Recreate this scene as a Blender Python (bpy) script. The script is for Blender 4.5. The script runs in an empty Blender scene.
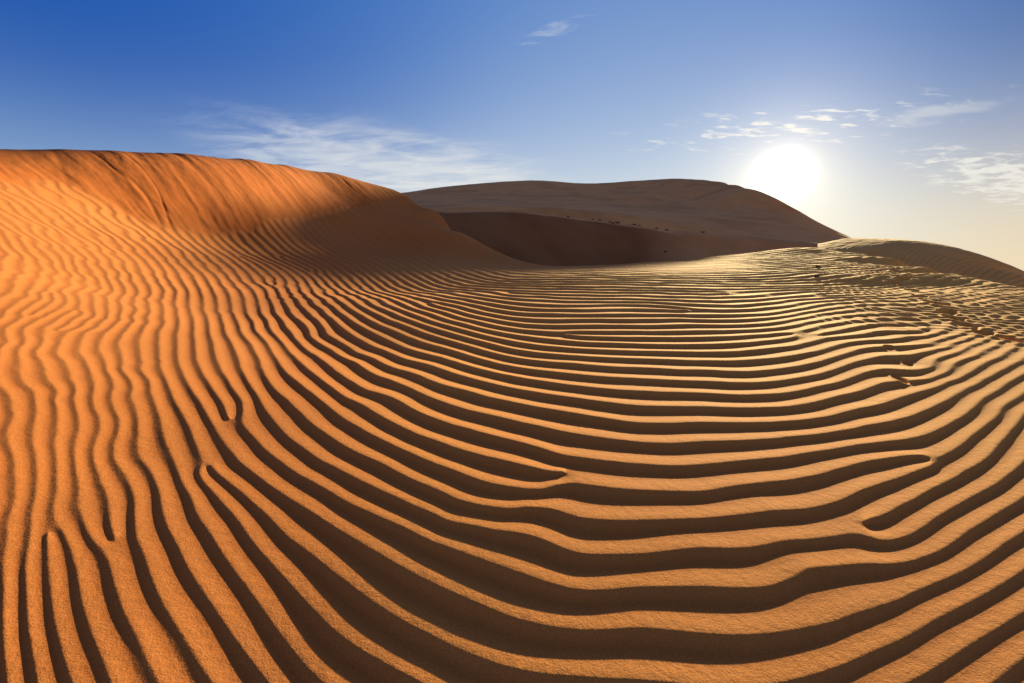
# Desert dunes at low sun: rippled sand in front, big dunes behind.
import bpy, math, random
import numpy as np
# ---- surveyed shapes, all in metres: ground heights, ripple crests (x, y, crest number), crest forks
SURF=[[0.0, 0.0, 0.0], [1.5, 0.0, 0.0], [-1.0, 0.3, 0.036], [0.0, 1.5, 0.177], [1.2, 1.5, 0.177], [2.5, 1.5, 0.177], [0.0, 3.0, 0.348], [2.0, 3.0, 0.348], [4.0, 3.0, 0.348], [-0.6, 3.0, 0.348], [0.0, 5.0, 0.568], [3.0, 5.0, 0.568], [6.0, 5.0, 0.568], [-0.8, 5.0, 0.568], [0.0, 8.0, 0.877], [3.0, 8.0, 0.877], [6.0, 8.0, 0.877], [-1.0, 8.0, 0.877], [0.5, 11.0, 1.163], [4.0, 11.0, 1.163], [8.0, 10.0, 1.07], [1.0, 14.0, 1.425], [5.0, 14.0, 1.425], [4.0, -2.0, -0.24], [0.0, -2.0, -0.24], [9.0, 4.0, 0.459], [6.0, 2.0, 0.235], [9.187, 7.72, 0.907], [9.805, 8.837, 1.048], [10.798, 10.412, 1.212], [12.153, 12.592, 1.43], [13.659, 15.287, 1.739], [15.118, 18.64, 2.131], [15.913, 21.813, 2.511], [13.358, 23.464, 2.505], [9.527, 22.028, 2.127], [5.8, 19.662, 1.805], [2.989, 17.75, 1.625], [-1.336, 0.968, 0.151], [-2.351, 1.863, 0.412], [-3.476, 2.857, 0.707], [-5.35, 4.514, 1.205], [-7.137, 6.118, 1.841], [-9.946, 8.678, 3.092], [-11.707, 10.311, 4.059], [-1.066, 0.983, 0.134], [-2.006, 2.025, 0.344], [-3.177, 3.326, 0.626], [-5.123, 5.478, 1.03], [-7.179, 7.798, 1.756], [-9.346, 10.289, 2.82], [-11.714, 13.136, 4.815], [-11.788, 11.687, 4.466], [-11.856, 15.607, 5.364], [-0.775, 1.019, 0.096], [-1.484, 2.135, 0.298], [-2.561, 3.821, 0.54], [-4.179, 6.348, 0.856], [-6.265, 9.644, 1.518], [-7.853, 12.189, 2.26], [-11.905, 18.974, 6.062], [-11.482, 22.207, 6.656], [-1.826, 4.222, 0.471], [-2.933, 6.903, 0.826], [-5.217, 12.451, 1.668], [-7.163, 17.274, 3.009], [-10.36, 25.474, 7.025], [-9.086, 22.213, 5.469], [-8.801, 27.632, 6.868], [-6.727, 29.236, 6.123], [-6.066, 26.31, 5.286], [-5.411, 23.382, 4.268], [-7.624, 23.809, 5.261], [-3.718, 22.697, 3.778], [-4.542, 19.477, 2.807], [-3.206, 13.628, 1.557], [-2.193, 9.243, 0.913], [-4.349, 26.647, 4.872], [-3.167, 19.241, 2.787], [-2.454, 14.798, 1.689], [-2.099, 20.895, 3.11], [-0.982, 19.475, 2.458], [-0.835, 16.479, 1.744], [1.134, 17.563, 1.66], [8.914, 8.034, 0.934], [9.358, 9.024, 1.026], [9.028, 9.354, 1.041], [10.555, 10.937, 1.231], [8.662, 9.694, 1.074], [10.127, 11.335, 1.269], [11.593, 12.975, 1.464], [8.189, 10.097, 1.115], [9.575, 11.805, 1.318], [10.961, 13.514, 1.522], [12.346, 15.223, 1.725], [13.732, 16.931, 1.928], [7.662, 10.502, 1.157], [8.958, 12.28, 1.37], [10.255, 14.057, 1.583], [11.551, 15.834, 1.795], [12.848, 17.612, 2.008], [14.145, 19.389, 2.221], [6.432, 11.297, 1.213], [7.52, 13.209, 1.416], [8.609, 15.121, 1.619], [9.697, 17.033, 1.822], [10.786, 18.945, 2.025], [11.874, 20.857, 2.228], [5.16, 11.932, 1.24], [6.034, 13.951, 1.418], [6.907, 15.97, 1.595], [7.78, 17.99, 1.772], [8.653, 20.009, 1.949], [12.249, 10.294, 0.107], [16.842, 14.154, -1.013], [12.777, 11.515, 0.248], [17.234, 15.532, -0.872], [13.677, 13.188, 0.462], [17.996, 17.353, -0.588], [14.93, 15.47, 0.73], [19.097, 19.788, -0.25], [16.324, 18.27, 1.139], [20.322, 22.744, 0.299], [17.638, 21.746, 1.631], [21.417, 26.406, 0.931], [18.859, 25.852, 2.011], [23.28, 31.911, 1.311], [15.832, 27.809, 2.005], [19.543, 34.327, 1.305], [11.511, 26.617, 1.627], [14.489, 33.501, 0.927], [7.214, 24.458, 0.805], [9.336, 31.652, -0.595], [3.819, 22.681, 0.125], [5.065, 30.077, -1.975], [1.456, 22.553, -0.14], [1.939, 30.037, -2.66], [-14.708, 12.955, 2.559], [-19.211, 16.92, 0.459], [-14.376, 16.121, 3.315], [-18.369, 20.599, 1.215], [-14.031, 22.363, 4.562], [-17.22, 27.445, 2.462], [-11.867, 29.179, 5.425], [-14.128, 34.737, 3.185], [-7.624, 33.134, 3.923], [-8.97, 38.981, 0.843], [-4.993, 30.595, 2.672], [-5.96, 36.517, -0.408], [-1.184, 23.47, 0.458], [-1.486, 29.463, -2.342], [-2.0, -1.5, 0.3], [-5.0, -1.0, 1.0], [-9.0, 1.0, 2.2], [-14.0, 3.0, 3.9], [-18.0, 6.0, 4.6], [9.0, 0.0, -0.2], [14.0, 3.0, -0.8]]
CREST=[[0.0, 1.058, 0], [0.177, 1.033, 1], [0.352, 1.022, 1], [0.51, 1.008, 1], [0.694, 1.007, 1], [0.896, 1.046, 1], [1.032, 1.09, 0], [1.147, 1.128, 0], [1.301, 1.191, 1], [1.466, 1.255, 1], [1.647, 1.325, 1], [1.867, 1.419, 1], [-0.167, 1.122, 0], [-0.32, 1.203, 0], [-0.454, 1.281, 0], [-0.657, 1.409, 0], [-0.884, 1.555, 0], [-1.033, 1.674, 0], [-1.112, 1.728, 0], [-1.314, 1.871, 0], [-1.454, 1.957, 0], [0.0, 1.214, 1], [0.197, 1.169, 2], [0.397, 1.178, 2], [0.576, 1.161, 2], [0.78, 1.155, 2], [0.998, 1.187, 2], [1.147, 1.232, 1], [1.27, 1.27, 1], [1.439, 1.336, 2], [1.611, 1.397, 2], [1.84, 1.501, 2], [2.101, 1.621, 2], [-0.83, 1.69, 1], [-0.642, 1.568, 1], [-0.482, 1.469, 1], [-0.345, 1.394, 1], [-0.22, 1.327, 1], [-0.102, 1.265, 1], [-1.247, 1.962, 1], [-1.058, 1.831, 1], [-2.032, 2.682, 0], [-1.674, 2.323, 1], [-1.451, 2.126, 1], [0.0, 1.396, 2], [0.218, 1.314, 3], [0.439, 1.323, 3], [0.646, 1.326, 3], [0.879, 1.326, 3], [1.062, 1.407, 3], [1.212, 1.425, 3], [1.313, 1.437, 2], [1.414, 1.434, 2], [1.517, 1.459, 3], [1.807, 1.589, 3], [2.072, 1.714, 3], [2.366, 1.848, 3], [-0.594, 1.699, 2], [-0.435, 1.618, 2], [-0.248, 1.52, 2], [-0.116, 1.453, 2], [-1.442, 2.298, 2], [-1.19, 2.084, 2], [-0.948, 1.918, 2], [-0.756, 1.789, 2], [-1.805, 2.756, 2], [-1.649, 2.502, 2], [0.0, 1.588, 3], [0.242, 1.478, 4], [0.481, 1.467, 4], [0.722, 1.503, 4], [0.993, 1.521, 4], [1.156, 1.547, 4], [1.276, 1.568, 4], [1.412, 1.597, 4], [1.504, 1.673, 4], [1.71, 1.774, 4], [1.969, 1.897, 5], [2.275, 2.049, 5], [2.72, 2.307, 5], [3.039, 2.51, 5], [3.308, 2.69, 5], [-0.326, 1.699, 3], [-0.18, 1.634, 3], [-1.698, 2.783, 3], [-1.504, 2.566, 3], [-1.23, 2.296, 3], [-1.003, 2.115, 3], [-0.757, 1.95, 3], [-0.592, 1.849, 3], [-0.421, 1.745, 3], [-0.268, 1.656, 3], [-0.127, 1.619, 3], [0.0, 1.723, 4], [0.271, 1.677, 5], [0.535, 1.653, 5], [0.79, 1.664, 5], [1.114, 1.729, 5], [0.066, 1.744, 4], [0.164, 1.734, 4], [0.215, 1.709, 4], [1.29, 1.748, 5], [1.441, 1.796, 5], [1.572, 1.858, 5], [1.702, 1.917, 5], [1.891, 1.981, 5], [2.109, 2.072, 5], [-1.524, 2.819, 4], [-1.148, 2.448, 4], [-0.846, 2.203, 4], [-0.657, 2.075, 4], [-0.449, 1.927, 4], [-0.253, 1.803, 4], [-0.137, 1.753, 4], [-2.293, 3.763, 4], [-1.903, 3.224, 4], [-1.706, 2.983, 4], [-1.503, 2.777, 4], [0.0, 1.882, 5], [0.07, 1.862, 5], [0.14, 1.861, 5], [0.214, 1.91, 5], [-1.317, 2.851, 5], [-0.951, 2.499, 5], [-0.729, 2.32, 5], [-0.496, 2.151, 5], [-0.281, 2.022, 5], [-2.717, 4.492, 5], [-2.523, 4.289, 5], [-2.235, 3.899, 5], [-1.935, 3.503, 5], [-1.63, 3.175, 5], [-1.324, 2.85, 5], [0.0, 2.1, 6], [0.306, 1.916, 6], [0.595, 1.862, 6], [0.876, 1.864, 6], [1.239, 1.943, 6], [0.127, 2.047, 6], [0.223, 1.995, 6], [0.269, 1.92, 6], [1.633, 2.059, 6], [1.886, 2.145, 6], [2.068, 2.184, 6], [2.199, 2.197, 6], [2.268, 2.184, 6], [2.569, 2.336, 6], [2.908, 2.544, 6], [3.112, 2.66, 6], [3.376, 2.854, 6], [-1.085, 2.874, 6], [-0.815, 2.616, 6], [-0.55, 2.401, 6], [-0.309, 2.243, 6], [-2.89, 4.99, 6], [-2.48, 4.443, 6], [-2.013, 3.868, 6], [-1.518, 3.293, 6], [-1.118, 2.871, 6], [0.0, 2.342, 7], [0.341, 2.162, 7], [0.662, 2.091, 7], [0.974, 2.094, 7], [1.368, 2.166, 7], [1.778, 2.258, 7], [2.034, 2.327, 7], [2.236, 2.375, 7], [2.413, 2.428, 7], [2.71, 2.58, 7], [3.107, 2.811, 7], [3.635, 3.138, 7], [4.345, 3.548, 7], [-0.776, 2.889, 7], [-0.524, 2.662, 7], [-0.264, 2.485, 7], [-3.197, 5.657, 7], [-2.638, 4.898, 7], [-2.017, 4.122, 7], [-1.464, 3.474, 7], [-1.064, 3.077, 7], [0.0, 2.615, 8], [0.379, 2.422, 8], [0.732, 2.329, 8], [1.076, 2.332, 8], [1.493, 2.38, 8], [1.932, 2.47, 8], [2.238, 2.58, 8], [2.478, 2.653, 8], [2.875, 2.854, 8], [3.281, 3.087, 8], [3.777, 3.36, 8], [4.344, 3.685, 8], [4.768, 3.911, 8], [-0.48, 2.894, 8], [-0.256, 2.744, 8], [-3.035, 5.728, 8], [-2.424, 4.992, 8], [-1.805, 4.198, 8], [-1.412, 3.792, 8], [-0.943, 3.314, 8], [-0.58, 2.964, 8], [0.0, 2.913, 9], [0.421, 2.707, 9], [0.805, 2.58, 9], [1.188, 2.595, 9], [1.617, 2.593, 9], [2.107, 2.71, 9], [2.46, 2.854, 9], [2.793, 3.013, 9], [3.193, 3.19, 9], [3.445, 3.33, 9], [3.871, 3.547, 9], [4.482, 3.911, 9], [5.458, 4.503, 9], [-2.15, 4.831, 9], [-1.535, 4.138, 9], [-1.035, 3.652, 9], [-0.645, 3.317, 9], [-0.325, 3.101, 9], [0.0, 3.173, 10], [0.46, 2.977, 10], [0.881, 2.841, 10], [1.291, 2.834, 10], [1.754, 2.827, 10], [2.345, 3.037, 10], [2.945, 3.329, 10], [3.381, 3.389, 10], [3.909, 3.756, 10], [4.639, 4.167, 10], [5.708, 4.717, 10], [-1.984, 4.99, 10], [-1.288, 4.234, 10], [-0.72, 3.722, 10], [-0.355, 3.406, 10], [0.0, 3.456, 11], [0.498, 3.234, 11], [0.964, 3.125, 11], [1.398, 3.085, 11], [1.892, 3.066, 11], [2.536, 3.3, 11], [3.24, 3.681, 11], [3.66, 3.683, 11], [6.144, 5.092, 11], [-1.827, 5.133, 11], [-1.087, 4.318, 11], [-0.511, 3.828, 11], [0.0, 3.729, 12], [0.536, 3.498, 12], [1.042, 3.394, 12], [1.514, 3.357, 12], [2.055, 3.345, 12], [2.787, 3.644, 12], [3.568, 4.071, 12], [4.151, 4.201, 12], [6.531, 5.427, 12], [0.0, 4.008, 13], [0.578, 3.783, 13], [1.126, 3.681, 13], [2.233, 3.65, 13], [3.064, 4.025, 13], [3.842, 4.398, 13], [4.493, 4.562, 13], [6.904, 5.749, 13], [-2.231, 6.313, 13], [-1.302, 5.213, 13], [-0.6, 4.524, 13], [0.0, 4.286, 14], [0.614, 4.035, 14], [1.205, 3.952, 14], [2.426, 3.981, 14], [3.331, 4.391, 14], [4.115, 4.723, 14], [4.847, 4.935, 14], [7.34, 6.125, 14], [0.0, 4.558, 15], [0.654, 4.309, 15], [1.284, 4.226, 15], [2.633, 4.336, 15], [0.0, 4.839, 16], [0.697, 4.601, 16], [1.369, 4.518, 16], [2.814, 4.646, 16], [3.888, 5.155, 16], [4.792, 5.529, 16], [5.527, 5.653, 16], [8.199, 6.863, 16], [-3.286, 9.063, 16], [-1.585, 6.39, 16], [-0.72, 5.465, 16], [-6.996, 13.662, 16], [0.0, 5.129, 17], [0.737, 4.879, 17], [1.466, 4.851, 17], [2.993, 4.954, 17], [0.0, 5.457, 18], [1.555, 5.155, 18], [3.182, 5.279, 18], [4.46, 5.94, 18], [5.43, 6.291, 18], [6.213, 6.38, 18], [0.0, 5.8, 19], [0.836, 5.556, 19], [3.38, 5.617, 19], [9.68, 8.132, 19], [0.0, 6.196, 20], [1.771, 5.896, 20], [3.582, 5.963, 20], [0.0, 7.057, 22], [2.037, 6.808, 22], [4.039, 6.748, 22], [0.0, 8.609, 25], [2.407, 8.076, 25], [4.834, 8.11, 25], [0.0, 11.157, 30], [3.149, 10.616, 30], [6.188, 10.427, 30], [1.03, 0.994, 0], [1.154, 1.036, 0], [1.309, 1.1, 0], [1.468, 1.16, 0], [1.652, 1.235, 0], [-0.987, 1.512, -1], [-0.827, 1.389, -1], [-0.625, 1.243, -1], [-0.474, 1.146, -1], [-0.373, 1.092, -1], [-0.3, 1.055, -1], [-0.222, 1.017, -1], [-1.16, 1.661, -1], [-2.16, 2.63, -1], [-1.796, 2.298, 0], [-1.513, 1.993, 0], [-1.309, 1.776, -1], [1.198, 0.97, -1], [1.306, 1.011, -1], [1.477, 1.085, -1], [-0.856, 1.284, -2], [-0.715, 1.173, -2], [-0.598, 1.086, -2], [-0.5, 1.024, -2], [-1.3, 1.645, -2], [-1.072, 1.459, -2], [-2.256, 2.585, -2], [-2.0, 2.338, -2], [-1.672, 2.016, -1], [-1.405, 1.763, -2], [1.432, 1.547, 3], [1.506, 1.554, 3], [1.757, 1.673, 4], [2.023, 1.801, 4], [2.306, 1.928, 4], [2.756, 2.183, 4], [-0.74, 1.081, -3], [-0.651, 1.022, -3], [-1.416, 1.629, -3], [-1.176, 1.412, -3], [-0.946, 1.227, -3], [-2.338, 2.542, -3], [-1.981, 2.156, -2], [-1.692, 1.896, -2], [-1.485, 1.698, -3], [-1.446, 1.521, -4], [-1.273, 1.366, -4], [-1.112, 1.227, -4], [-0.948, 1.109, -4], [-0.808, 1.013, -4], [-2.353, 2.446, -4], [-2.146, 2.214, -4], [-1.907, 1.963, -3], [-1.69, 1.772, -4], [-1.542, 1.623, -4], [-1.726, 1.575, -6], [-1.471, 1.412, -5], [-1.279, 1.25, -5], [-1.091, 1.108, -5], [-0.942, 0.996, -5], [-1.795, 1.621, -6], [-1.84, 1.68, -6], [-2.03, 1.873, -5], [-2.309, 2.166, -6], [-1.603, 1.416, -6], [-1.391, 1.238, -6], [-1.213, 1.099, -6], [-1.054, 0.981, -6], [-1.74, 1.494, -7], [-1.94, 1.689, -7], [-2.276, 2.025, -6], [-1.668, 1.404, -8], [-1.545, 1.288, -7], [-1.363, 1.135, -7], [-1.149, 0.975, -7], [-1.754, 1.425, -9], [-1.61, 1.277, -8], [-1.429, 1.12, -8], [-1.238, 0.97, -8], [-2.146, 1.801, -7], [-1.935, 1.6, -8], [-1.771, 1.358, -10], [-1.619, 1.225, -9], [-1.466, 1.091, -9], [-1.308, 0.966, -9], [-1.998, 1.581, -9], [-1.922, 2.721, 1], [-1.741, 2.519, 1], [-2.419, 2.408, -5], [-2.2, 2.157, -5], [-1.938, 1.881, -4], [-1.697, 1.66, -5], [-1.529, 1.506, -5], [-6.611, 17.882, 24], [-4.944, 19.308, 28], [-2.141, 14.988, 29], [2.788, 15.487, 37], [-2.542, 3.571, 2], [-2.921, 3.298, -2], [-3.189, 2.996, -6], [-3.31, 2.825, -8], [-3.154, 4.354, 2], [-3.32, 4.163, 0], [-3.477, 3.941, -2], [-3.695, 3.536, -6], [-3.813, 3.258, -9], [-3.781, 6.584, 7], [-4.18, 6.283, 4], [-4.379, 6.012, 2], [-4.584, 5.336, -2], [-4.548, 4.595, -6], [-4.551, 4.062, -10], [-5.435, 9.722, 9], [-5.742, 8.572, 5], [-5.84, 7.778, 2], [-5.853, 6.757, -2], [-5.824, 5.932, -6], [-5.718, 5.212, -10], [-7.373, 12.901, 13], [-7.82, 11.794, 9], [-7.758, 9.587, 2], [-7.467, 8.165, -2], [-7.079, 6.943, -6], [-6.783, 6.03, -10], [-9.116, 10.403, 2], [-8.816, 8.95, -2], [-8.403, 7.699, -6], [-9.721, 9.362, -2], [-9.41, 8.373, -5]]
DISL=[[0.1982, 1.5051, 1, "d", -1.7017], [1.0679, 1.1915, -1, "d", -2.3015], [1.4054, 1.3604, 1, "d", -2.3725], [-1.0406, 1.3773, 1, "l", -2.5598], [-1.0969, 1.5972, -1, "l", -2.4747], [-1.2447, 1.0586, 1, "l", -2.4598], [-1.1121, 1.0946, -1, "l", -2.5484]]
HOLL=[[-10.79, 36.23, 7.14], [-7.7, 37.01, 6.79], [-5.26, 37.43, 6.52], [-2.83, 39.1, 6.85], [0.74, 40.59, 7.02], [4.7, 43.15, 6.96], [8.92, 44.62, 6.66], [14.27, 45.41, 6.06], [19.87, 46.32, 5.64], [25.55, 45.06, 4.92], [31.33, 42.99, 4.07], [-8.71, 29.26, 3.14], [-7.57, 25.43, 1.14], [-12.5, 41.98, 7.65], [-15.36, 51.57, 8.92], [-19.92, 66.9, 10.96], [-6.03, 29.0, 2.29], [-5.22, 25.08, 0.29], [-8.92, 42.88, 7.25], [-10.96, 52.68, 8.43], [-14.22, 68.34, 10.31], [-3.99, 28.43, 1.52], [-3.44, 24.47, -0.48], [-6.09, 43.37, 6.93], [-7.49, 53.27, 8.04], [-9.71, 69.12, 9.81], [-2.15, 29.67, 1.65], [-1.86, 25.68, -0.35], [-3.26, 45.08, 7.28], [-3.99, 55.06, 8.43], [-5.14, 71.02, 10.25], [0.57, 31.14, 1.82], [0.49, 27.14, -0.18], [0.85, 46.59, 7.45], [1.03, 56.59, 8.58], [1.32, 72.58, 10.4], [3.75, 34.47, 2.16], [3.32, 30.5, 0.16], [5.35, 49.12, 7.33], [6.43, 59.06, 8.35], [8.17, 74.97, 10.0], [7.71, 38.56, 3.26], [6.92, 34.64, 1.26], [10.1, 50.5, 6.95], [12.06, 60.31, 7.85], [15.19, 76.0, 9.29], [13.23, 42.11, 4.16], [12.04, 38.3, 2.16], [16.07, 51.13, 6.24], [19.07, 60.67, 6.96], [23.86, 75.94, 8.12], [19.22, 44.82, 4.74], [17.65, 41.14, 2.74], [22.24, 51.83, 5.74], [26.18, 61.02, 6.32], [32.49, 75.73, 7.25], [25.19, 44.43, 4.52], [23.22, 40.95, 2.52], [28.51, 50.28, 4.92], [33.44, 58.98, 5.34], [41.33, 72.9, 6.01], [31.01, 42.55, 3.77], [28.65, 39.32, 1.77], [34.86, 47.84, 3.96], [40.75, 55.92, 4.2], [50.18, 68.85, 4.59]]
BACK=[[-80.11, 166.76, 24.55], [-60.1, 174.97, 28.76], [-41.42, 180.3, 33.52], [-29.56, 182.62, 35.91], [-13.25, 184.52, 38.25], [7.38, 182.85, 39.49], [17.37, 180.16, 38.73], [26.85, 175.96, 36.72], [33.9, 171.69, 36.05], [46.32, 161.49, 35.36], [55.28, 146.95, 32.92], [58.8, 132.54, 29.24], [58.61, 122.72, 26.64], [57.4, 112.17, 23.72], [55.13, 100.92, 20.49], [55.28, 95.1, 18.04], [56.84, 87.1, 13.39], [58.02, 81.45, 10.27], [59.05, 76.95, 8.06], [62.56, 74.13, 5.82], [-25.23, 52.23, 6.67], [-14.27, 56.22, 9.07], [-1.57, 57.98, 9.83], [11.15, 55.9, 8.78], [22.07, 51.47, 6.13], [28.23, 46.03, 4.69], [31.86, 41.09, 3.67], [44.36, 143.29, 30.44], [49.72, 131.94, 28.26], [51.71, 122.54, 25.81], [29.08, 147.15, 30.12], [-5.91, 81.79, 14.44], [8.84, 81.52, 14.04], [21.72, 74.91, 11.85], [29.84, 69.9, 10.06], [34.1, 65.67, 8.22], [38.62, 60.77, 6.21], [-8.98, 124.68, 23.82], [13.43, 124.28, 23.74], [34.61, 120.11, 22.99], [46.81, 110.49, 20.52], [47.63, 92.45, 15.76], [47.03, 74.38, 9.81], [-87.9, 182.99, 23.75], [-99.16, 206.42, 18.55], [-119.08, 247.89, 6.55], [-65.95, 191.99, 27.96], [-74.39, 216.58, 22.76], [-89.34, 260.09, 10.76], [-45.45, 197.84, 32.72], [-51.27, 223.18, 27.52], [-61.57, 268.01, 15.52], [-32.44, 200.39, 35.11], [-36.59, 226.05, 29.91], [-43.94, 271.46, 17.91], [-14.54, 202.47, 37.45], [-16.4, 228.41, 32.25], [-19.7, 274.29, 20.25], [8.11, 200.84, 38.69], [9.15, 226.81, 33.49], [11.01, 272.78, 21.49], [19.1, 198.08, 37.93], [21.59, 223.96, 32.73], [26.01, 269.74, 20.73], [29.57, 193.75, 35.92], [33.49, 219.46, 30.72], [40.43, 264.93, 18.72], [37.39, 189.35, 35.25], [42.42, 214.86, 30.05], [51.33, 259.99, 18.05], [51.28, 178.79, 34.56], [58.45, 203.78, 29.36], [71.13, 248.0, 17.36], [61.62, 163.8, 32.12], [70.77, 188.13, 26.92], [86.97, 231.19, 14.92], [66.1, 148.99, 28.44], [76.64, 172.76, 23.24], [95.3, 214.81, 11.24], [66.37, 138.96, 25.84], [77.57, 162.42, 20.64], [97.4, 203.93, 8.64], [65.6, 128.19, 22.92], [77.44, 151.34, 17.72], [98.4, 192.29, 5.72], [63.76, 116.72, 19.69], [76.22, 139.53, 14.49], [98.28, 179.9, 2.49], [64.33, 110.66, 17.24], [77.39, 133.14, 12.04], [100.51, 172.91, 0.04], [66.68, 102.17, 12.72], [80.89, 123.95, 8.37], [106.03, 162.47, -1.67], [68.46, 96.11, 9.76], [83.55, 117.29, 6.42], [110.24, 154.75, -1.28], [70.01, 91.23, 7.66], [85.84, 111.86, 5.04], [113.84, 148.35, -1.01], [74.17, 87.89, 5.53], [90.94, 107.76, 3.64], [120.61, 142.91, -0.73]]
RIGHT=[[23.29, 32.52, 3.66], [24.36, 31.73, 3.92], [25.75, 30.61, 3.79], [26.74, 29.75, 3.62], [26.96, 28.18, 3.34], [27.23, 26.5, 2.85], [27.23, 25.05, 2.37], [27.15, 23.64, 1.82], [26.87, 22.43, 1.33], [26.74, 20.99, 0.65], [20.82, 28.13, 3.08], [21.56, 26.29, 3.02], [21.93, 24.66, 2.79], [22.16, 23.09, 2.43], [22.01, 20.39, 1.69], [21.42, 18.03, 0.93], [21.27, 16.63, 0.3], [18.46, 24.9, 2.23], [18.75, 22.77, 1.86], [19.0, 21.25, 1.5], [19.11, 19.78, 1.05], [18.77, 17.26, 0.43], [18.04, 15.06, -0.18], [18.18, 14.08, -0.77], [15.02, 21.22, 0.64], [15.91, 19.29, 0.24], [16.01, 17.88, -0.05], [15.99, 16.53, -0.38], [15.84, 14.54, -0.92], [15.36, 12.81, -1.39], [15.42, 11.93, -1.89], [26.79, 37.4, 3.06], [32.61, 45.53, 0.16], [28.01, 36.49, 3.32], [34.1, 44.42, 0.42], [29.61, 35.2, 3.19], [36.04, 42.86, 0.29], [30.75, 34.21, 3.02], [37.43, 41.65, 0.12], [31.11, 32.52, 2.74], [38.02, 39.74, -0.16], [31.53, 30.69, 2.25], [38.7, 37.66, -0.65], [31.65, 29.11, 1.77], [39.01, 35.88, -1.13], [31.67, 27.58, 1.22], [39.22, 34.15, -1.68], [31.48, 26.27, 0.73], [39.16, 32.68, -2.17], [31.46, 24.7, 0.05], [39.33, 30.87, -2.85]]
FEET=[[10.716, 12.076, 1.5], [11.101, 12.006, 1.3], [9.072, 9.991, 1.5], [8.567, 9.589, 1.1], [7.981, 8.535, 1.5], [7.18, 7.549, 1.3], [6.707, 6.769, 1.3], [6.267, 6.134, 1.4], [5.92, 5.688, 1.2], [5.658, 5.292, 1.3], [5.493, 4.929, 1.2], [5.452, 4.646, 1.2], [3.823, 4.272, 0.6], [3.562, 3.769, 0.55], [3.117, 3.347, 0.6]]
SPECK=[[7.643, 10.825], [9.379, 13.282], [-1.014, 1.864]]
TOE=[[-0.9234, 12.06], [-0.8805, 12.99], [-0.853, 13.32], [-0.8035, 13.76], [-0.7314, 13.92], [-0.668, 13.92], [-0.6033, 14.3], [-0.5385, 15.17], [-0.4486, 17.81], [-0.351, 22.53], [-0.2685, 26.42]]

R=math.radians
C=bpy.context.scene.collection
CAM=(0,0,1.2); PITCH=math.atan(65/427)
SUNE=15.
SUN_AZ=R(31.1); SUN_EL=R(10.6)

# ---------------------------------------------------------------- maths helpers
def tps_fit(P,v,reg=0.0):
    n=len(P);d=np.hypot(P[:,None,0]-P[None,:,0],P[:,None,1]-P[None,:,1])
    K=np.where(d>0,d*d*np.log(d+1e-12),0)+reg*np.eye(n)
    A=np.zeros((n+3,n+3));A[:n,:n]=K;A[:n,n]=1;A[:n,n+1:]=P;A[n,:n]=1;A[n+1:,:n]=P.T
    return np.linalg.solve(A,np.r_[v,0,0,0])
def tps_eval(P,w,X,Y):
    n=len(P);out=w[n]+X*w[n+1]+Y*w[n+2]
    for i in range(n):
        d2=(X-P[i,0])**2+(Y-P[i,1])**2
        out+=w[i]*.5*d2*np.log(d2+1e-12)
    return out
def noise(x,y,seed):
    rs=np.random.RandomState(seed);g=(rs.rand(256*256)*2-1).astype(np.float32)
    x=np.asarray(x,np.float32);y=np.asarray(y,np.float32)
    xi=np.floor(x);yi=np.floor(y);fx=x-xi;fy=y-yi
    fx*=fx*(3-2*fx);fy*=fy*(3-2*fy)
    xi=xi.astype(np.int32);yi=yi.astype(np.int32);x1=(xi+1)&255;y1=((yi+1)&255)<<8;xi&=255;yi=(yi&255)<<8
    a=g[yi+xi];c=g[y1+xi]
    a+=(g[yi+x1]-a)*fx;c+=(g[y1+x1]-c)*fx
    return a+(c-a)*fy
def fbm(x,y,seed,o=3):
    s=0;k=1.
    for i in range(o): s=s+k*noise(x*2**i+17*i,y*2**i-9*i,seed+i);k*=.5
    return s
def sstep(a,b,x):
    t=np.clip((x-a)/(b-a),0,1);return t*t*(3-2*t)
def upsample(a,ny,nx):
    y=np.linspace(0,a.shape[0]-1,ny);x=np.linspace(0,a.shape[1]-1,nx)
    def cub(a,t):   # Catmull-Rom along axis 0
        i=np.clip(np.floor(t).astype(int),0,a.shape[0]-2);f=(t-i)[:,None]
        p0=a[np.clip(i-1,0,None)];p1=a[i];p2=a[i+1];p3=a[np.clip(i+2,None,a.shape[0]-1)]
        return .5*(2*p1+(p2-p0)*f+(2*p0-5*p1+4*p2-p3)*f*f+(3*p1-p0-3*p2+p3)*f**3)
    return cub(cub(a,y).T,x).T
def mesh_from(name,V,F,mat,attrs={}):
    me=bpy.data.meshes.new(name)
    me.vertices.add(len(V));me.vertices.foreach_set('co',V.astype(np.float32).ravel())
    me.loops.add(F.size);me.loops.foreach_set('vertex_index',F.astype(np.int32).ravel())
    me.polygons.add(len(F));me.polygons.foreach_set('loop_start',np.arange(0,F.size,4,dtype=np.int32))
    me.polygons.foreach_set('use_smooth',np.ones(len(F),dtype=bool))
    me.update();me.validate()
    for k,a in attrs.items():
        at=me.attributes.new(k,'FLOAT','POINT');at.data.foreach_set('value',a.astype(np.float32))
    me.materials.append(mat)
    o=bpy.data.objects.new(name,me);C.objects.link(o);return o
def quads(ny,nx):
    i=np.arange(ny-1)[:,None]*nx+np.arange(nx-1)[None,:]
    return np.stack([i,i+1,i+nx+1,i+nx],-1)
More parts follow.
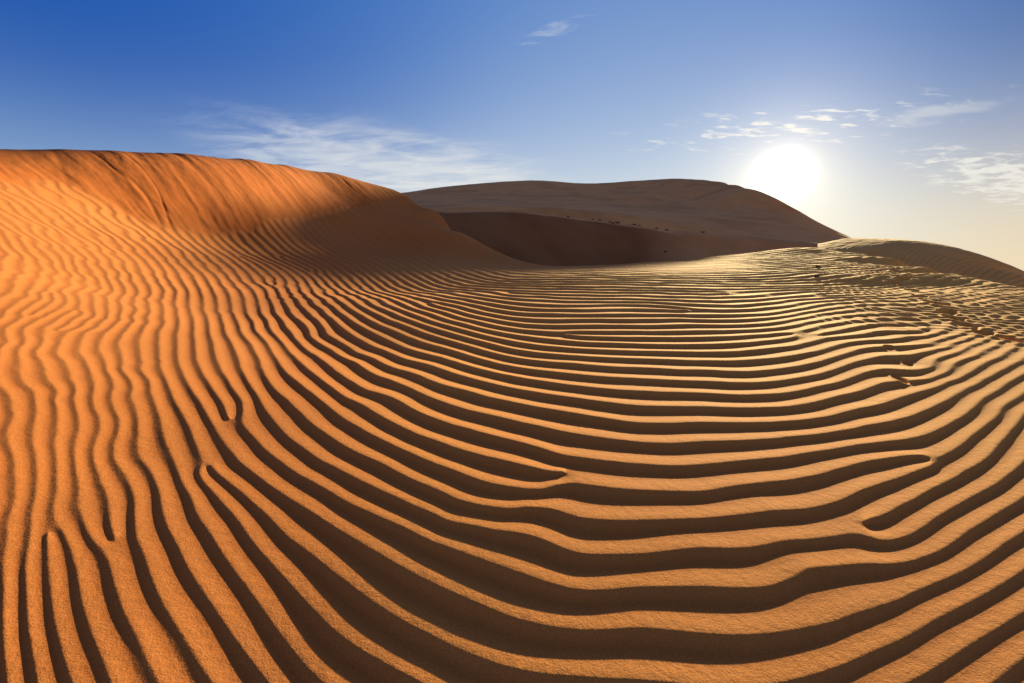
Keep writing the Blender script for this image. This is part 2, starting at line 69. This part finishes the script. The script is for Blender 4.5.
def split_mesh(name,X,Y,Z,F,mat,attrs):
    F=F.reshape(-1,4);k=np.zeros(X.size,dtype=bool);k[F.ravel()]=True;u=np.nonzero(k)[0];rm=np.zeros(X.size,np.int32);rm[u]=np.arange(len(u),dtype=np.int32);inv=rm[F]
    V=np.c_[X.ravel()[u],Y.ravel()[u],Z.ravel()[u]]
    return mesh_from(name,V,inv.reshape(-1,4),mat,{k:a.ravel()[u] for k,a in attrs.items()})

# ---------------------------------------------------------------- materials
def N(nt,t,**kw):
    n=nt.nodes.new(t)
    for k,v in kw.items(): setattr(n,k,v)
    return n
def sand_material(name,col,slip_col,grain=1.0,rough=.95):
    m=bpy.data.materials.new(name);m.use_nodes=True;nt=m.node_tree;L=nt.links.new
    b=nt.nodes['Principled BSDF'];b.inputs['Roughness'].default_value=rough
    b.inputs['Specular IOR Level'].default_value=.12
    tc=N(nt,'ShaderNodeTexCoord')
    def noi(scale,det=2.,rgh=.5):
        n=N(nt,'ShaderNodeTexNoise');n.inputs['Scale'].default_value=scale;n.inputs['Detail'].default_value=det;n.inputs['Roughness'].default_value=rgh
        L(tc.outputs['Object'],n.inputs['Vector']);return n
    def mixc(fac,a,bb,blend='MIX'):
        x=N(nt,'ShaderNodeMix',data_type='RGBA',blend_type=blend)
        if isinstance(fac,float): x.inputs[0].default_value=fac
        else: L(fac,x.inputs[0])
        for s,v in ((6,a),(7,bb)):
            if isinstance(v,tuple): x.inputs[s].default_value=(*v,1)
            else: L(v,x.inputs[s])
        return x.outputs[2]
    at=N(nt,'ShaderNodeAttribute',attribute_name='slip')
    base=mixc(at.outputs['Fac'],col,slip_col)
    # warmer, redder patches metres wide
    big=noi(.35,3);r0=N(nt,'ShaderNodeMapRange');r0.inputs[1].default_value=.35;r0.inputs[2].default_value=.7;L(big.outputs['Fac'],r0.inputs[0])
    base=mixc(r0.outputs[0],base,mixc(1.0,base,(.93,.86,.78),'MULTIPLY'))
    pa=N(nt,'ShaderNodeAttribute',attribute_name='sun_pale');base=mixc(pa.outputs['Fac'],base,(.95,.49,.13))  # lighter, yellower colour imitating grazing sunlight on the sand
    # darker, warmer tint following the trough mask
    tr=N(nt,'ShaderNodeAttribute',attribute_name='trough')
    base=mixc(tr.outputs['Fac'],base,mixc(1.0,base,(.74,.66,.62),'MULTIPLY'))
    # single grains
    g=noi(170,2,.7);r1=N(nt,'ShaderNodeMapRange');r1.inputs[1].default_value=.3;r1.inputs[2].default_value=.72;r1.inputs[3].default_value=1-.21*grain;r1.inputs[4].default_value=1+.14*grain
    L(g.outputs['Fac'],r1.inputs[0])
    cc=N(nt,'ShaderNodeCombineColor');[L(r1.outputs[0],cc.inputs[i]) for i in range(3)]
    base=mixc(1.0,base,cc.outputs[0],'MULTIPLY')
    L(base,b.inputs['Base Color'])
    b1=N(nt,'ShaderNodeBump');b1.inputs['Strength'].default_value=.42*grain;b1.inputs['Distance'].default_value=.0022
    L(g.outputs['Fac'],b1.inputs['Height'])
    g2=noi(28,4,.6);b2=N(nt,'ShaderNodeBump');b2.inputs['Strength'].default_value=.35;b2.inputs['Distance'].default_value=.006
    L(g2.outputs['Fac'],b2.inputs['Height']);L(b1.outputs[0],b2.inputs['Normal']);L(b2.outputs[0],b.inputs['Normal'])
    return m
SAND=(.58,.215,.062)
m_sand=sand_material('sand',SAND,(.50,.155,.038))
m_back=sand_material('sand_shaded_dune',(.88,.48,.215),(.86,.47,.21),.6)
m_mid=sand_material('sand_hollow',(.80,.42,.20),(.36,.17,.075),.6)  # second colour paints shade onto the bowl's steep face
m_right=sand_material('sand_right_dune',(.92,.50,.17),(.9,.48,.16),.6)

# ---------------------------------------------------------------- near ground: one continuous rippled sheet
S=np.array(SURF);wS=tps_fit(S[:,:2],S[:,2])
CR=np.array(CREST,float)
def qmap(x,y):
    r=np.hypot(x,y);k=np.maximum(r,1e-3)**-.4;return x*k,y*k
def forks(QX,QY):
    t=0
    for dx,dy,s,mode,c in DISL:
        ps=np.mod(np.arctan2(QY-dy,QX-dx)-c,2*np.pi)/(2*np.pi)
        t=t+(s*(1-ps) if mode=='d' else s*ps)
    return t
qx,qy=qmap(CR[:,0],CR[:,1])
QP=np.c_[qx,qy];wP=tps_fit(QP,CR[:,2]-forks(qx,qy),.0015)

TH=R(66);R0,R1=.30,42.
NX,NY=1350,1500
cx,cy=340,300
th=np.linspace(-TH,TH,cx)[None,:];rr=np.exp(np.linspace(math.log(R0),math.log(R1),cy))[:,None]
X=rr*np.sin(th);Y=rr*np.cos(th)
Zc=tps_eval(S[:,:2],wS,X,Y)
QX,QY=qmap(X,Y);Pc=tps_eval(QP,wP,QX,QY)
Z0=upsample(Zc,NY,NX);PH=upsample(Pc,NY,NX)
th=np.linspace(-TH,TH,NX)[None,:];rr=np.exp(np.linspace(math.log(R0),math.log(R1),NY))[:,None]
X=rr*np.sin(th);Y=rr*np.cos(th);RR=rr+0*th;TT=th+0*rr
QX,QY=qmap(X,Y)
dth=2*TH/(NX-1);dl=math.log(R1/R0)/(NY-1)
def grad(P):
    gr=np.gradient(P,axis=0)/(dl*RR);gt=np.gradient(P,axis=1)/(dth*RR);return gr,gt
gr,gt=grad(PH);G=np.hypot(gr,gt)
lam=np.clip(1/np.maximum(G,1e-3),.05,.9)
PH=PH+forks(QX,QY)
# zones where the wind broke the pattern up
left=sstep(-.62,-.80,TT)*sstep(1.6,2.6,RR)
leftlow=sstep(-.55,-.75,TT)*(1-sstep(1.6,2.6,RR))
far=sstep(4.5,8,RR)
rightfar=sstep(.62,.78,TT)*sstep(5.,7.5,RR)
amp=.035+.26*left+.05*leftlow+.10*far+.15*rightfar
PH=PH+amp*fbm(X/.55,Y/.55,11,2)*1.15+(.10*left+.15*rightfar)*fbm(X/.2,Y/.2,31,2)
PH=PH+.02*fbm(X/.18,Y/.18,41,2)*sstep(1,2.5,RR)
# short extra crests: pairs of forks lying along the crest direction
rnd=random.Random(7)
def add_pair(th0,r0,length,sg=1):
    global PH
    i=int(np.clip(math.log(r0/R0)/dl,1,NY-2));j=int(np.clip((th0+TH)/dth,1,NX-2))
    g_r,g_t,l=gr[i,j],gt[i,j],lam[i,j]
    n=math.hypot(g_r,g_t);ux,uy=-g_t/n,g_r/n                  # along the crest, in (radial, tangential)
    er=(math.sin(th0),math.cos(th0));et=(math.cos(th0),-math.sin(th0))
    dx=ux*er[0]+uy*et[0];dy=ux*er[1]+uy*et[1]
    x0,y0=r0*er[0],r0*er[1];h=length*l/2
    ax,ay,bx,by=x0-dx*h,y0-dy*h,x0+dx*h,y0+dy*h
    d=np.arctan2(Y-ay,X-ax)-np.arctan2(Y-by,X-bx)
    PH=PH+sg*d/(2*math.pi)
for k in range(4):  add_pair(rnd.uniform(-.92,-.66),rnd.uniform(5,12),rnd.uniform(8,14),1)
for k in range(2):  add_pair(rnd.uniform(-.62,-.25),rnd.uniform(6,14),rnd.uniform(8,14),1)
for k in range(3): add_pair(rnd.uniform(.66,1.0),rnd.uniform(6,11),rnd.uniform(5,8),1)
add_pair(.38,5.2,8,1);add_pair(.1,6.6,9,1);add_pair(.24,8.5,9,1)
_c,_s=np.cos(2*np.pi*PH),np.sin(2*np.pi*PH);gc,gs=grad(_c),grad(_s)
gm=np.sqrt(gc[0]**2+gc[1]**2+gs[0]**2+gs[1]**2)/(2*np.pi)*lam               # close forks: pattern dies in the core
core=1-.55*sstep(2.0,5.,gm)
u=np.mod(PH-.24,1.)
t=.62
st=u/t
a1=.5+.5*np.cos(np.pi*np.clip(st,0,1));a2=1-np.clip(st,0,1)
prof=np.where(u<t,.42*a1+.58*a2,.35*(.5-.5*np.cos(np.pi*np.clip((u-t)/(1-t),0,1)))+.65*np.clip((u-t)/(1-t),0,1)**1.5)
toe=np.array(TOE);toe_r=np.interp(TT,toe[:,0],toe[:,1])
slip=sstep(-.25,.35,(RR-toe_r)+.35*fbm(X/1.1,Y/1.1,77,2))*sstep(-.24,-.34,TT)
Hh=.076*np.clip(lam,.06,.34)
Hh=Hh*(1-.25*left)*(1-.15*rightfar)
Hh=Hh*(1-.15*sstep(-.22,-.68,TT)-.20*(1-sstep(1.2,2.8,RR)))
Hh=Hh*(1-.8*sstep(11,18,RR)*(1-sstep(.35,.58,TT))*sstep(-.22,-.05,TT))
Hh=Hh*(1-sstep(22,36,RR)*.5)*(1-slip)*(1+.16*fbm(X/1.3,Y/1.3,55,2))
rip=Hh*core*(prof-.5)
Z=Z0+rip
rf2=sstep(.58,.72,TT)*sstep(6.2,8.5,RR)
ph2=(X*.83+Y*.56)/.23+.7*fbm(X/.8,Y/.8,61,2)
Z+=rf2*.010*np.sin(2*np.pi*ph2)*(1-sstep(16,24,RR))*(.6+.6*noise(X/.7,Y/.7,63))
# broad, soft unevenness
Z+=.010*fbm(X/1.5,Y/1.5,91,2)*sstep(.8,3,RR)*(1-.3*left)
# avalanche tongues running down the upper slope of the left dune
ac=TT*17+RR*.42
st1=fbm(ac*1.3,RR*.16,101,3);st2=fbm(ac*4.2+.4*fbm(X,Y,5,2),RR*.5,121,3);st3=fbm(X/.25,Y/.25,131,3)
tong=np.abs(noise(ac*1.9+.7*noise(X*.6,Y*.6,8),RR*.22,141))
crest_r=np.interp(TT,[-.9,-.876,-.75,-.583,-.40,-.32,-.23],[15.3,15.6,17.6,22.4,27.5,29.,30.])
sl_k=slip*(1-.85*sstep(-2.2,-.6,RR-crest_r))
Z+=sl_k*(.018*st1+.009*st2+.006*st3-.015*np.exp(-(tong/.10)**2)*sstep(-.1,.4,noise(ac*.6,RR*.3,151)+.3))
# footprints: pushed-in hollows with a raised lip
for i,(fx,fy,s) in enumerate(FEET):
    dx=X-fx;dy=Y-fy;a=math.atan2(FEET[11][1]-FEET[4][1],FEET[11][0]-FEET[4][0])+.3*math.sin(i*2.4);rad=.08*s*(1+.03*math.hypot(fx,fy))
    ca,sa=math.cos(a),math.sin(a);p=(dx*ca+dy*sa)/(rad*1.5);w=(-dx*sa+dy*ca)/(rad*.62)
    d=np.sqrt(p*p+w*w)*(1+.25*noise(X/.06,Y/.06,400+i)) if False else np.sqrt(p*p+w*w);k=np.exp(-d**4*.9)
    Z+=(-(.045+.004*math.hypot(fx,fy))*min(s,1.1)*k+.010*s*np.exp(-((d-1.3)/.4)**2)*np.clip(.5-w*.6,0,1.2)-rip*.7*np.exp(-d*d*.5))
gx,gy=-12.12,11.05                                       # notch in the far crest of the left dune
sun_pale=np.clip(sstep(4,14,RR)*sstep(.0,.45,TT)+.16*sstep(-.6,-.1,TT)+.34*sstep(1.6,4.5,RR)*sstep(-.5,0.,TT),0,1)  # paler towards the sun, standing in for its forward-scattered light
sun_pale*=1-.7*sstep(11,17,RR)*(1-sstep(.35,.55,TT))  # painted brightness cut back on the flat central plateau
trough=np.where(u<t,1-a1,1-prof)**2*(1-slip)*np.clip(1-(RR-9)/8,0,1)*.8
F=quads(NY,NX)
fs=(slip[:-1,:-1]>.5)&(RR[:-1,:-1]<1e3)&(TT[:-1,:-1]<-.2)
near=split_mesh('sand_ground',X,Y,Z,F[~fs],m_sand,{'slip':slip,'trough':trough,'sun_pale':sun_pale});near['kind']='structure'
sl=split_mesh('dune_slope',X,Y,Z,F[fs],m_sand,{'slip':slip,'trough':trough,'sun_pale':sun_pale});sl['kind']='structure'

# ---------------------------------------------------------------- dunes beyond
def far_dune(name,pts,mat,th0,th1,r0,r1,nx,ny,extra):
    P=np.array(pts);w=tps_fit(P[:,:2],P[:,2],.03)
    th=np.linspace(th0,th1,nx)[None,:];rr=np.linspace(r0,r1,ny)[:,None]
    x=rr*np.sin(th);y=rr*np.cos(th);z=tps_eval(P[:,:2],w,x,y)
    r=rr+0*th;tt=th+0*rr;z,at=extra(x,y,z,r,tt)
    o=split_mesh(name,x,y,z,quads(ny,nx),mat,at);o['kind']='structure';return o
def ex_back(x,y,z,r,t):
    z=z+.16*fbm(x/13,y/13,201,3)+.02*fbm(x/1.5,y/1.5,205,3)
    z=z-4*sstep(70,55,r)
    return z,{'slip':0*z,'trough':sstep(-.2,1.,fbm(x/6,y/6,209,3))*.6}
far_dune('distant_dune',BACK,m_back,R(-40),R(41.5),55,300,900,680,ex_back)
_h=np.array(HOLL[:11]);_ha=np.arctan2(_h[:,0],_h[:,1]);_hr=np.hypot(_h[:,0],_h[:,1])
def bowl_shade(r,t): return sstep(.2,-.5,r-np.interp(t,_ha,_hr))*(1-sstep(.26,.44,t))  # mask for the painted shade below the hollow's rim
def ex_mid(x,y,z,r,t):
    z=z+.05*fbm(x/4,y/4,211,3)+.012*fbm(x/.6,y/.6,213,3)
    return z,{'slip':bowl_shade(r,t),'trough':sstep(-.2,1.,fbm(x/4,y/4,219,3))*.5}
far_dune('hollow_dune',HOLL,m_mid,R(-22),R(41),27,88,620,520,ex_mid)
def ex_right(x,y,z,r,t):
    ph=(t*34*.9-.25*(r-28))/.29+.5*fbm(x/2,y/2,221,2)
    k=sstep(25,27.5,r)*(1-sstep(31,35,r))
    z=z+.030*k*np.sin(ph*2*np.pi)+.03*fbm(x/3,y/3,223,3)+.008*fbm(x/.4,y/.4,225,2)
    return z,{'slip':0*z,'trough':0*z}
far_dune('right_dune',RIGHT,m_right,R(35),R(62),21,56,900,420,ex_right)
# desert floor out to the horizon
n=160;rad=np.r_[0,np.exp(np.linspace(math.log(20),math.log(9000),n-1))][:,None];an=np.linspace(-math.pi,math.pi,181)[None,:]
x=rad*np.sin(an);y=rad*np.cos(an);z=-7+2.2*fbm(x/60,y/60,301,3)*sstep(90,250,rad)*(1-sstep(3000,8000,rad))
split_mesh('desert_floor',x,y,z+0*x,quads(n,181),m_back,{'slip':0*x,'trough':0*x})['kind']='structure'

# ---------------------------------------------------------------- small things lying on the sand
def on_surface(x,y):
    r=math.hypot(x,y);i=int(round(math.log(r/R0)/dl));j=int(round((math.atan2(x,y)+TH)/dth));return float(Z[i,j])
def stone(name,x,y,size,seed,label,rz):
    import bmesh
    bm=bmesh.new();bmesh.ops.create_icosphere(bm,subdivisions=4,radius=1)
    rs=random.Random(seed);pl=[]
    for k in range(9):
        a=rs.uniform(0,6.28);zz=rs.uniform(-.4,1);q=math.sqrt(max(0,1-zz*zz));pl.append((q*math.cos(a),q*math.sin(a),zz,rs.uniform(.62,.85)))
    for v in bm.verts:
        for a,b,c,d in pl:
            s=v.co.x*a+v.co.y*b+v.co.z*c
            if s>d: v.co-=type(v.co)((a,b,c))*(s-d)*.85
        v.co.x*=size*1.5;v.co.y*=size;v.co.z*=size*.75
    me=bpy.data.meshes.new(name);bm.to_mesh(me);bm.free()
    me.materials.append(m_stone);o=bpy.data.objects.new(name,me);C.objects.link(o)
    o.location=(x,y,on_surface(x,y)+size*.25);o.rotation_euler=(0,.1,rz)
    o['label']=label;o['category']='stone';return o
m_stone=bpy.data.materials.new('dark_stone');m_stone.use_nodes=True
_b=m_stone.node_tree.nodes['Principled BSDF'];_b.inputs['Roughness'].default_value=.85
_n=m_stone.node_tree.nodes.new('ShaderNodeTexNoise');_n.inputs['Scale'].default_value=30
_r=m_stone.node_tree.nodes.new('ShaderNodeValToRGB');_r.color_ramp.elements[0].color=(.02,.012,.008,1);_r.color_ramp.elements[1].color=(.07,.045,.03,1)
m_stone.node_tree.links.new(_n.outputs['Fac'],_r.inputs[0]);m_stone.node_tree.links.new(_r.outputs[0],_b.inputs['Base Color'])
(sx,sy),(tx,ty)=SPECK[0],SPECK[1]
stone('stone',sx,sy,.05,3,'small dark stone nearer the camera of two on flat sand',.3)
stone('stone',tx,ty,.06,5,'small dark stone farther away, nearest the foot of the big dune',1.1)
# dry tufts strung along the rim of the shaded hollow
m_tuft=bpy.data.materials.new('dry_twigs');m_tuft.use_nodes=True
_b=m_tuft.node_tree.nodes['Principled BSDF'];_b.inputs['Roughness'].default_value=.9
_n=m_tuft.node_tree.nodes.new('ShaderNodeTexNoise');_n.inputs['Scale'].default_value=8
_r=m_tuft.node_tree.nodes.new('ShaderNodeValToRGB');_r.color_ramp.elements[0].color=(.025,.02,.01,1);_r.color_ramp.elements[1].color=(.09,.06,.03,1)
m_tuft.node_tree.links.new(_n.outputs['Fac'],_r.inputs[0]);m_tuft.node_tree.links.new(_r.outputs[0],_b.inputs['Base Color'])
def tuft(x,y,z,w,h,seed,label):
    rs=random.Random(seed);V=[];F=[]
    for k in range(70):
        a=rs.uniform(0,6.28);rr_=w*.2*rs.random();bx,by=rr_*math.cos(a),rr_*math.sin(a)
        le=rs.uniform(.4,1);ex,ey,ez=bx+w*.3*le*math.cos(a)*rs.uniform(.4,1),by+w*.3*le*math.sin(a)*rs.uniform(.4,1),h*.55*le
        px_,py_=-math.sin(a)*.02,math.cos(a)*.02;i=len(V)
        mx,my,mz=(bx+ex)/2,(by+ey)/2,ez*.62
        V+= [(bx-px_,by-py_,-.05),(bx+px_,by+py_,-.05),(mx+px_,my+py_,mz),(mx-px_,my-py_,mz),(ex+px_*.3,ey+py_*.3,ez),(ex-px_*.3,ey-py_*.3,ez)]
        F+=[(i,i+1,i+2,i+3),(i+3,i+2,i+4,i+5)]
    o=mesh_from('desert_tuft',np.array(V),np.array(F),m_tuft);o.location=(x,y,z)
    o['label']=label;o['category']='plant';o['group']='low dry tufts along the rim of the shaded hollow';return o
bpy.context.view_layer.update()
dg=bpy.context.evaluated_depsgraph_get()
TL='low dark dry tuft on the rim of the shaded hollow below the big dune'
for i,(px_,rng,w,h) in enumerate([(567,31.5,.5,.18),(591,33,.45,.16),(598,33.3,.9,.22),(608,33,.6,.2),(615,33.4,1.0,.3),(611,32.6,.5,.2),(632,34,.9,.22),(637,34.2,.5,.18),(654,35,.7,.22),(664,35.4,.9,.25),(700,36.5,.9,.2),(664,31,.5,.16)]):
    a=math.atan((px_-512)/432.);rng*=1.42;x,y=rng*math.sin(a),rng*math.cos(a)
    hit_,loc,*_=bpy.context.scene.ray_cast(dg,(x,y,60),(0,0,-1))
    if hit_: tuft(x,y,loc.z,w,h,i,TL)

# ---------------------------------------------------------------- sun and sky
sd=(math.sin(SUN_AZ)*math.cos(SUN_EL),math.cos(SUN_AZ)*math.cos(SUN_EL),math.sin(SUN_EL))
lt=bpy.data.lights.new('sun','SUN');lt.energy=SUNE;lt.angle=R(.53);lt.color=(1,.80,.43)
lo=bpy.data.objects.new('sun',lt);C.objects.link(lo)
from mathutils import Vector
lo.rotation_euler=Vector(sd).to_track_quat('Z','Y').to_euler()
w=bpy.data.worlds.new('World');bpy.context.scene.world=w;w.use_nodes=True;nt=w.node_tree;L=nt.links.new
bg=nt.nodes['Background']
def val(x):return x
def M(op,a,b=None,c=None):
    n=N(nt,'ShaderNodeMath',operation=op)
    for i,v in enumerate((a,b,c)):
        if v is None: continue
        if isinstance(v,(int,float)): n.inputs[i].default_value=v
        else: L(v,n.inputs[i])
    return n.outputs[0]
def MR(x,a,b,c=0.,d=1.,smooth=True):
    n=N(nt,'ShaderNodeMapRange');n.interpolation_type='SMOOTHSTEP' if smooth else 'LINEAR'
    L(x,n.inputs[0])
    for i,v in enumerate((a,b,c,d)): n.inputs[i+1].default_value=v
    return n.outputs[0]
def MIX(f,a,b,blend='MIX'):
    x=N(nt,'ShaderNodeMix',data_type='RGBA',blend_type=blend)
    if isinstance(f,(int,float)): x.inputs[0].default_value=f
    else: L(f,x.inputs[0])
    for s,v in ((6,a),(7,b)):
        if isinstance(v,tuple): x.inputs[s].default_value=(*v,1)
        else: L(v,x.inputs[s])
    return x.outputs[2]
tc=N(nt,'ShaderNodeTexCoord');D=tc.outputs['Generated']
sky=N(nt,'ShaderNodeTexSky',sky_type='NISHITA');sky.sun_disc=False;sky.sun_elevation=SUN_EL;sky.sun_rotation=SUN_AZ
sky.altitude=300;sky.air_density=1.0;sky.dust_density=SKYDUST if 'SKYDUST' in globals() else .6;sky.ozone_density=2.5
sp=N(nt,'ShaderNodeSeparateXYZ');L(D,sp.inputs[0]);dx,dy,dz=sp.outputs
dot=N(nt,'ShaderNodeVectorMath',operation='DOT_PRODUCT');L(D,dot.inputs[0]);dot.inputs[1].default_value=sd
ang=M('ARCCOSINE',M('MINIMUM',dot.outputs['Value'],1.0))
sc=N(nt,'ShaderNodeVectorMath',operation='SCALE');L(sky.outputs[0],sc.inputs[0]);sc.inputs['Scale'].default_value=.11
col=sc.outputs[0]
# high thin cloud, laid out on a level sheet overhead
zz=M('MAXIMUM',dz,.03);cxn=M('DIVIDE',dx,M('ADD',zz,.10));cyn=M('DIVIDE',dy,M('ADD',zz,.10))
cv=N(nt,'ShaderNodeCombineXYZ');L(cxn,cv.inputs[0]);L(cyn,cv.inputs[1])
def cloudnoise(scale,det,rough,dist,rot,sx,sy):
    mp=N(nt,'ShaderNodeMapping');mp.inputs['Rotation'].default_value=(0,0,rot);mp.inputs['Scale'].default_value=(sx,sy,1);L(cv.outputs[0],mp.inputs[0])
    n=N(nt,'ShaderNodeTexNoise');n.inputs['Scale'].default_value=scale;n.inputs['Detail'].default_value=det;n.inputs['Roughness'].default_value=rough;n.inputs['Distortion'].default_value=dist
    L(mp.outputs[0],n.inputs[0]);return n.outputs['Fac']
az=M('ARCTAN2',dx,dy);el=M('ARCSINE',dz)
def patch(a0,e0,wa,we,tilt=0.):
    da=M('SUBTRACT',az,a0);de=M('SUBTRACT',M('SUBTRACT',el,e0),M('MULTIPLY',da,tilt))
    q_=M('ADD',M('POWER',M('ABSOLUTE',M('DIVIDE',da,wa)),2),M('POWER',M('ABSOLUTE',M('DIVIDE',de,we)),2))
    return M('POWER',2.718,M('MULTIPLY',q_,-1))
def sm(x,a,b): return MR(x,a,b)
left_k=sm(az,R(-50),R(2));right_k=sm(az,R(30),R(56))
top=MIX(left_k,(.002,.08,.40),(.06,.19,.54));top=MIX(right_k,top,(.025,.10,.34))
hor=MIX(left_k,(.36,.50,.64),(.80,.78,.66));hor=MIX(right_k,hor,(.84,.68,.45))
midc=MIX(left_k,(.22,.40,.68),(.62,.75,.87));midc=MIX(right_k,midc,(.36,.50,.70))
daz=M('DIVIDE',M('SUBTRACT',az,R(14)),R(26))
wid=M('ADD',R(12.5),M('MULTIPLY',M('POWER',2.718,M('MULTIPLY',M('MULTIPLY',daz,daz),-1)),R(9.5)))
hz=M('POWER',2.718,M('MULTIPLY',M('POWER',M('DIVIDE',M('MAXIMUM',el,0.),wid),1.7),-1))
low=M('POWER',2.718,M('MULTIPLY',M('POWER',M('DIVIDE',M('MAXIMUM',el,0.),R(10.5)),2.2),-1))
col2=MIX(low,MIX(hz,top,midc),hor)
high=sm(el,R(30),R(58));back=sm(M('ABSOLUTE',az),R(62),R(100))  # unseen upper and rear sky, darkened to deepen shadows on the sand
col2=MIX(high,col2,(.10,.11,.165));col2=MIX(back,col2,MIX(hz,(.08,.105,.17),(.30,.27,.27)))
col=MIX(.02,col2,col)
# clouds
c1=cloudnoise(2.6,7,.62,.5,.5,1.,2.2)
p1=patch(R(-15),R(13.),R(18),R(4.2),-.07)
k1=M('MULTIPLY',MR(M('ADD',c1,M('MULTIPLY',p1,.30)),.44,.92),MR(p1,.08,.6))
p2=patch(R(48),R(8.2),R(7),R(2.2),-.42);c2=cloudnoise(7.,7,.6,.4,-.3,1.,1.6)
k2=M('MULTIPLY',MR(M('ADD',c2,M('MULTIPLY',p2,.25)),.60,.80),MR(p2,.15,.6))
p3=patch(R(30),R(15.5),R(15),R(2.2),-.04);c3=cloudnoise(6.,6,.6,.3,.2,1.,2.4)
k3=M('MULTIPLY',MR(M('ADD',c3,M('MULTIPLY',p3,.16)),.62,.80),MR(p3,.1,.6))
p4=patch(R(7),R(28.),R(8),R(1.1),.30);c4=cloudnoise(3.,7,.6,.8,.9,1.,3.)
k4=M('MULTIPLY',MR(M('ADD',c4,M('MULTIPLY',p4,.16)),.60,.80),MR(p4,.1,.6))
p5=patch(R(43),R(14.5),R(5),R(.8),0.)
k5=M('MULTIPLY',MR(M('ADD',c1,M('MULTIPLY',p5,.2)),.55,.8),MR(p5,.1,.6))
kk=M('MINIMUM',M('ADD',M('MULTIPLY',k1,.62),M('ADD',M('MULTIPLY',k2,.7),M('ADD',M('MULTIPLY',k3,.7),M('ADD',M('MULTIPLY',k4,.28),M('MULTIPLY',k5,.3))))),.85)
col=MIX(kk,col,MIX(left_k,(.72,.78,.84),(.93,.90,.82)))
# glare of the low sun in dusty air
g1=M('MULTIPLY',M('POWER',2.718,M('MULTIPLY',M('POWER',M('DIVIDE',ang,R(1.8)),2),-1)),2.5)
g2=M('MULTIPLY',M('POWER',2.718,M('MULTIPLY',M('DIVIDE',ang,R(4.2)),-1)),1.1)
def ADDC(a,k,c):
    s_=N(nt,'ShaderNodeVectorMath',operation='SCALE');s_.inputs[0].default_value=c;L(k,s_.inputs['Scale'])
    v_=N(nt,'ShaderNodeVectorMath',operation='ADD');L(a,v_.inputs[0]);L(s_.outputs[0],v_.inputs[1]);return v_.outputs[0]
col=ADDC(ADDC(col,g1,(1,.95,.8)),g2,(.85,.66,.36))
bgc=col
L(bgc,bg.inputs['Color']);bg.inputs['Strength'].default_value=1.0

# ---------------------------------------------------------------- camera
cam=bpy.data.cameras.new('camera');co=bpy.data.objects.new('camera',cam);C.objects.link(co)
cam.sensor_width=36;cam.lens=427/1024*36;cam.clip_start=.02;cam.clip_end=20000
co.location=CAM;co.rotation_euler=(math.pi/2-PITCH,0,0);bpy.context.scene.camera=co
vs=bpy.context.scene.view_settings;vs.view_transform='Standard';vs.look='None';vs.exposure=0
